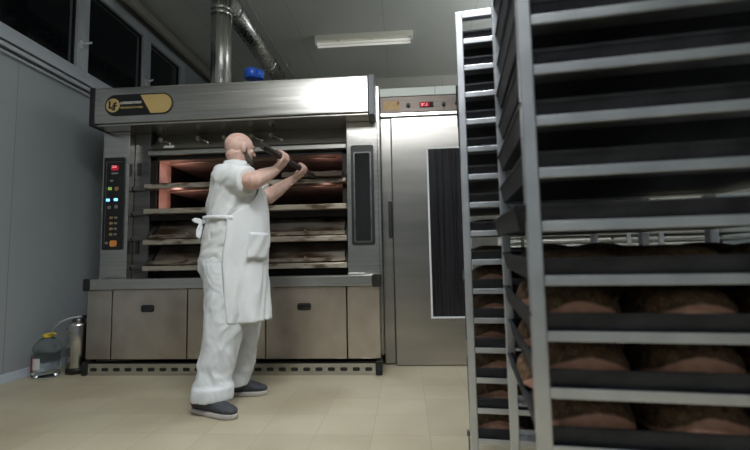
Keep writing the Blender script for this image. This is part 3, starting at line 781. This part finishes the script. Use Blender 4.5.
# neck and trunk (under the clothes), arms, legs
body.tube([hp_(-.03, 0, -.03), P3(-1.135, 2.86, 1.60), P3(-1.145, 2.87, 1.53)], [.070, .068, .080], 20)
body.ball(hp_(-.050, 0, -.058), (.040, .058, .05), 16, rot=HR)      # nape
def ring(z, a, b_, c=TC, off=0.):
    p = V((c.x, c.y, z)) + FX*off; return (p, FX*a, SX*b_)
body.loft([ring(1.50, .08, .15), ring(1.40, .14, .19), ring(1.2, .17, .18), ring(1.0, .18, .18), ring(.85, .15, .17)])
rw = hand(body, Rh, Rel, V((0, 0, -.004))); lw = hand(body, Lh, Lel, V((0, 0, -.004)))
body.cone(Rsh, Rel, .070, .056); body.cone(Rel, Rel.lerp(rw, .35), .056, .054); body.cone(Rel.lerp(rw, .35), rw, .054, .031)
body.cone(Lsh, Lel, .070, .058); body.cone(Lel, Lel.lerp(lw, .35), .057, .052); body.cone(Lel.lerp(lw, .35), lw, .052, .030)
# legs
RH_, RK, RA = P3(-1.15, 2.745, .90), P3(-1.15, 2.695, .52), P3(-1.235, 2.67, .09)
LH_, LK, LA = P3(-1.165, 2.97, .90), P3(-1.135, 2.98, .52), P3(-1.205, 3.0, .09)
for a, k_, an in ((RH_, RK, RA), (LH_, LK, LA)):
    body.cone(a, k_, .085, .058); body.cone(k_, an, .055, .036)
blob(body, 'body', 'skin', bk, .0042, 3)
for s_ in (-1, 1):
    MB().ball(hp_(.085, s_*.031, -.006), .010, 12).build('eye', 'eye', bk)
# beard
bd_ = MB()
bd_.ball(hp_(.054, 0, -.084), (.050, .054, .036), 20, rot=HR); bd_.ball(hp_(.072, 0, -.100), (.032, .040, .028), 16, rot=HR)
for s_ in (-1, 1):
    bd_.cone(hp_(.022, s_*.072, -.042), hp_(.05, s_*.050, -.090), .011, .024, 12); bd_.cone(hp_(.018, s_*.078, -.005), hp_(.022, s_*.074, -.045), .006, .011, 10)
blob(bd_, 'beard', 'beard', bk, .004, 2, lambda p, n: .0025*noise.noise(p*150))

# shirt
def wr_(amp, fr, vert=1.):
    def f_(p, n):
        q = V((p.x*fr, p.y*fr, p.z*fr*vert)); q += V((noise.noise(p*5), noise.noise(p*5+V((9, 0, 0))), noise.noise(p*5+V((0, 9, 0)))))*1.1
        r1 = 1-abs(noise.noise(q))*2.2; r2 = 1-abs(noise.noise(q*2.3+V((4, 4, 4))))*2.2
        return amp*(.7*r1 + .4*r2 - .5)
    return f_
SB = [(1.575, .098, .105, -.032), (1.552, .125, .165, -.032), (1.50, .146, .218, -.024), (1.44, .164, .238, -.014), (1.36, .180, .236, -.004), (1.27, .194, .230, -.002), (1.18, .202, .226, -.004), (1.08, .211, .228, -.010), (.97, .213, .226, -.024), (.90, .208, .222, -.028)]
sh = MB(); sh.loft([ring(*r_[:3], off=r_[3]) for r_ in SB], seg=36)
def sleeve(a, b_, t_):
    d = (b_-a).normalized(); u = d.cross(V((0, 0, 1))).normalized(); w2 = u.cross(d)
    sh.ball(a, .103, 20)
    sh.loft([(a-d*.02, u*.101, w2*.103), (a.lerp(b_, t_*.5), u*.097, w2*.101), (a.lerp(b_, t_), u*.086, w2*.094), (a.lerp(b_, t_)+d*.004, u*.078, w2*.086)], seg=28)
sleeve(Rsh + V((-.004, .012, 0)), Rel, .80); sleeve(Lsh, Lel, .86)
sh.tube([P3(-1.150, 2.868, 1.53), P3(-1.150, 2.862, 1.585), P3(-1.150, 2.860, 1.612)], [.10, .090, .085], 26)
def shirt_w(p, n):
    d = wr_(.010, 6, .9)(p, n)
    # folds fanning down from the armpit
    u = (p - (Rsh + V((.02, 0, -.05)))); t_ = u.dot(FX); z_ = p.z
    if u.dot(SX) > -.2 and .95 < z_ < 1.45:
        d += .0095*math.sin((t_*1.1 + (1.45-z_)*.62)*62)*max(0, 1-abs(z_-1.24)/.24)
    return d
blob(sh, 'shirt', 'cloth', bk, .009, 5, shirt_w)
# trousers: two baggy legs with turned-up cuffs
tp = MB()
tp.loft([ring(1.0, .20, .205, off=-.02), ring(.93, .213, .218, off=-.034), ring(.86, .215, .222, off=-.028), ring(.78, .185, .21, off=-.01)], seg=36)
def leg(h_, k_, a_, kx, cx_, cw):
    p0 = V((h_.x, h_.y, .88)); L_ = []
    for z, c_, ra, rb in ((.90, h_, .165, .125), (.76, h_.lerp(k_, .38), .150, .122), (.60, h_.lerp(k_, .8), .128, .115), (.48, k_.lerp(a_, .1), .120, .108), (.34, k_.lerp(a_, .42), .112, .104), (.2, k_.lerp(a_, .75), .114, .105), (.085, cx_, cw, .108)):
        L_.append((V((c_.x, c_.y, z)), FX*ra, SX*rb))
    tp.loft(L_, seg=30)
    # cuff band
    tp.loft([(V((cx_.x+.004, cx_.y, .165)), FX*(cw-.004), SX*.111), (V((cx_.x+.003, cx_.y, .158)), FX*(cw+.006), SX*.116), (V((cx_.x, cx_.y, .080)), FX*(cw+.007), SX*.117)], seg=30)
leg(RH_, RK, RA, 0, P3(-1.212, 2.655, .05), .120); leg(LH_, LK, LA, 0, P3(-1.215, 2.985, .05), .104)
blob(tp, 'trousers', 'trouser', bk, .010, 4, lambda p, n: wr_(.012, 8, .32)(p, n)*(1 if p.z > .17 else .3) + .004*math.sin(p.z*60 + p.y*25 + 3*noise.noise(p*6))*max(0, 1-abs(p.z-.22)/.12))
# apron: wrapped skirt + bib
ap = bmesh.new()
def prof(z):
    if z >= SB[0][0]: return SB[0][1:]
    for a, b_ in zip(SB, SB[1:]):
        if b_[0] <= z <= a[0]:
            t_ = (a[0]-z)/(a[0]-b_[0]); return tuple(a[i] + (b_[i]-a[i])*t_ for i in (1, 2, 3))
    t_ = (.90-z)/.38
    return (.208 - .016*t_, .222 - .002*t_, -.028 + .034*t_)
NU, NV = 64, 56
grid = []
ZT, ZB_ = 1.42, .535
for j in range(NV+1):
    z = ZT + (ZB_-ZT)*j/NV
    a, b_, of = prof(z)
    if z > 1.20: th = 36 + 66*((1.42-z)/.22)**1.6
    else: th = 102
    row = []
    for i in range(NU+1):
        u_ = -1 + 2*i/NU; t_ = math.radians(th*u_)
        low = max(0, (1.15-z)/.6)
        e = .010 + .006*low + .014*low*math.sin(t_*7 + 2.2*z)*(.5+.5*abs(u_)) + .016*(.5-abs(noise.noise(V((t_*2.2+.5*z, z*3.2+.8*t_, 2))))*1.6)*(.35+low) + .005*noise.noise(V((t_*5, z*9, 7)))
        fx = (a+e)*math.cos(t_); sx_ = (b_+e)*math.sin(t_)
        if z > 1.2 and abs(u_) > .8: pass
        row.append(ap.verts.new(V((TC.x, TC.y, z)) + FX*(fx+of) + SX*sx_))
    grid.append(row)
for j in range(NV):
    for i in range(NU):
        ap.faces.new((grid[j][i], grid[j][i+1], grid[j+1][i+1], grid[j+1][i])).smooth = True
bmesh.ops.recalc_face_normals(ap, faces=ap.faces)
me = bpy.data.meshes.new('apron'); ap.to_mesh(me); ap.free()
apo = link('apron', me, 'apron', bk)
so = apo.modifiers.new('thick', 'SOLIDIFY'); so.thickness = .004; so.offset = 1
# pocket, tie and bow
pk = bmesh.new(); PG = []
for j in range(9):
    z = 1.105 - .17*j/8; a, b_, of = prof(z); r_ = []
    for i in range(13):
        t_ = math.radians(-66 + 48*i/12); e = .026 + .004*math.sin(j*.8+i) + .010*max(0, (1.15-z)/.6)
        r_.append([pk.verts.new(V((TC.x, TC.y, z)) + FX*((a+e+q)*math.cos(t_)+of) + SX*(b_+e+q)*(-math.sin(t_))) for q in (0, .003)])
    PG.append(r_)
for j in range(8):
    for i in range(12):
        for q in (0, 1): pk.faces.new((PG[j][i][q], PG[j][i+1][q], PG[j+1][i+1][q], PG[j+1][i][q])).smooth = True
for i in range(12):
    for j in (0, 8): pk.faces.new((PG[j][i][0], PG[j][i+1][0], PG[j][i+1][1], PG[j][i][1]))
for j in range(8):
    for i in (0, 12): pk.faces.new((PG[j][i][0], PG[j+1][i][0], PG[j+1][i][1], PG[j][i][1]))
bmesh.ops.recalc_face_normals(pk, faces=pk.faces)
me = bpy.data.meshes.new('pocket'); pk.to_mesh(me); pk.free(); link('pocket', me, 'apron', apo)
tie = bmesh.new(); R_ = []
for k in range(40):
    t_ = math.radians(92 + 176*k/39); a, b_, of = prof(1.195)
    ee = .012
    R_.append([tie.verts.new(V((TC.x, TC.y, z)) + FX*((a+ee+q)*math.cos(t_)+of) + SX*(b_+ee+q)*math.sin(t_)) for q in (0, .004) for z in (1.183+.012*math.sin(k*.08), 1.209+.012*math.sin(k*.08))])
for p_, q_ in zip(R_, R_[1:]):
    for i, j in ((0, 1), (1, 3), (3, 2), (2, 0)): tie.faces.new((p_[i], p_[j], q_[j], q_[i])).smooth = True
bmesh.ops.recalc_face_normals(tie, faces=tie.faces)
me = bpy.data.meshes.new('apron_tie'); tie.to_mesh(me); tie.free(); link('apron_tie', me, 'apron', apo)
bw = MB(); a, b_, of = prof(1.19); B0 = TC + FX*(of-a-.012) + V((0, 0, 1.19))
def strap(pts, wd=.013):
    for p_, q_ in zip(pts, pts[1:]): bw.loft([(B0 + V(p_), V((.003, .003, 0)), V((0, 0, wd))), (B0 + V(q_), V((.003, .003, 0)), V((0, 0, wd)))], seg=10)
bw.ball(B0, (.016, .016, .016), 12)
lp_ = [(0, 0, 0), (-.02, -.018, .014), (-.042, -.03, .018), (-.054, -.035, .010), (-.042, -.03, .0), (-.02, -.018, -.006), (0, 0, 0)]
for p_, q_ in zip(lp_, lp_[1:]): bw.cone(B0+V(p_), B0+V(q_), .009, .009, 8)
ld = [(0, 0, 0), (-.015, -.02, -.02), (-.028, -.03, -.06), (-.028, -.03, -.095), (-.016, -.022, -.11), (-.010, -.018, -.08), (-.004, -.01, -.03)]
for p_, q_ in zip(ld, ld[1:]): bw.cone(B0+V(p_), B0+V(q_), .008, .008, 8)
blob(bw, 'apron_bow', 'apron', apo, .0045, 1)
# shoes
def shoe(heel, toe, z0=0):
    d = (toe-heel).normalized(); s_ = V((d.y, -d.x, 0)); L_ = (toe-heel).length
    up = MB(); so_ = MB()
    def rg(t_, w_, z, h_): return (heel + d*(t_*L_) + V((0, 0, z*1.18)), s_*w_*1.1, V((0, 0, h_*1.18)))
    up.loft([rg(.01, .020, .06, .03), rg(.05, .034, .065, .05), rg(.2, .039, .07, .058), rg(.36, .041, .066, .055), rg(.52, .044, .055, .040), (rg(.68, .047, .047, .030)), rg(.84, .044, .040, .022), rg(.95, .030, .036, .016), rg(.99, .012, .034, .008)], seg=20)
    o = blob(up, 'shoe', 'shoe', bk, .005, 2)
    def out(k): return [((heel + d*(t_*L_) + s_*w_*k).x, (heel + d*(t_*L_) + s_*w_*k).y) for t_, w_ in ((-.01, .012), (.03, .034), (.2, .046), (.4, .047), (.6, .052), (.75, .055), (.88, .049), (.97, .026), (1.01, .006))]
    pts = out(1) + out(-1)[::-1]
    so_.prism(pts, 'z', .002, .030)
    so_.build('sole', 'sole', o, .008, seg=3)
    lc_ = MB()
    for t_ in (.44, .52, .60):
        zz = .124 - (t_-.44)*.22
        lc_.tube([heel + d*(t_*L_) + s_*.034 + V((0, 0, zz-.022)), heel + d*((t_+.01)*L_) + V((0, 0, zz)), heel + d*(t_*L_) - s_*.034 + V((0, 0, zz-.022))], .0055, 8)
    lc_.build('laces', 'shoe_pink', o)
    hp2 = MB(); hp2.loft([rg(-.004, .016, .055, .028), rg(.06, .037, .06, .036), rg(.12, .040, .06, .034)], seg=16); hp2.build('heel_counter', 'shoe_pink', o)
shoe(P3(-1.340, 2.672, 0), P3(-1.015, 2.545, 0)); shoe(P3(-1.285, 2.985, 0), P3(-.985, 3.03, 0))

# the peel he holds: dark handle, charred blade resting over the first deck sill
pe = thing('baker_peel', (-.80, 3.3, 1.60), 'long dark wooden peel held in both hands with its charred blade in the oven', 'peel')
o0 = Rh - HA*.335
MB().tube([o0, o0+HA*.01, Rh, Lh, V((-.782, 3.66, 1.657))], [.017, .0205, .0205, .0205, .0205], 18).build('handle', 'wood_handle', pe)
bl = bmesh.new(); nx, ny = 40, 24; G = []
for top in (0, 1):
    g_ = []
    for j in range(ny+1):
        y = 3.625 + .58*j/ny; r_ = []
        for i in range(nx+1):
            x = -1.06 + .525*i/nx
            z = 1.650 + (.042 + .012*noise.noise(V((x*16, y*14, 0))) + .008*noise.noise(V((x*45, y*40, 3))) if top else 0)
            r_.append(bl.verts.new((x, y, z)))
        g_.append(r_)
    G.append(g_)
for g_, fl in ((G[0], 1), (G[1], 0)):
    for j in range(ny):
        for i in range(nx):
            q = (g_[j][i], g_[j][i+1], g_[j+1][i+1], g_[j+1][i]); bl.faces.new(q[::-1] if fl else q)
def edge_(a, b_):
    for k in range(len(a)-1): bl.faces.new((a[k], a[k+1], b_[k+1], b_[k]))
edge_(G[0][0], G[1][0]); edge_(G[0][-1], G[1][-1]); edge_([r[0] for r in G[0]], [r[0] for r in G[1]]); edge_([r[-1] for r in G[0]], [r[-1] for r in G[1]])
bmesh.ops.recalc_face_normals(bl, faces=bl.faces)
me = bpy.data.meshes.new('blade'); bl.to_mesh(me); bl.free(); link('blade', me, 'wood', pe)

# ------------------------------------------------------------------ world and view
wd = bpy.data.worlds.new('night'); sc.world = wd; wd.use_nodes = True
wd.node_tree.nodes['Background'].inputs[0].default_value = (.0006, .0007, .001, 1)
wd.node_tree.nodes['Background'].inputs[1].default_value = 1.
vs = sc.view_settings
sc.display_settings.display_device = 'sRGB'
vs.view_transform = 'Standard'; vs.look = 'None'; vs.gamma = 1; vs.use_curve_mapping = False
vs.exposure = 0.
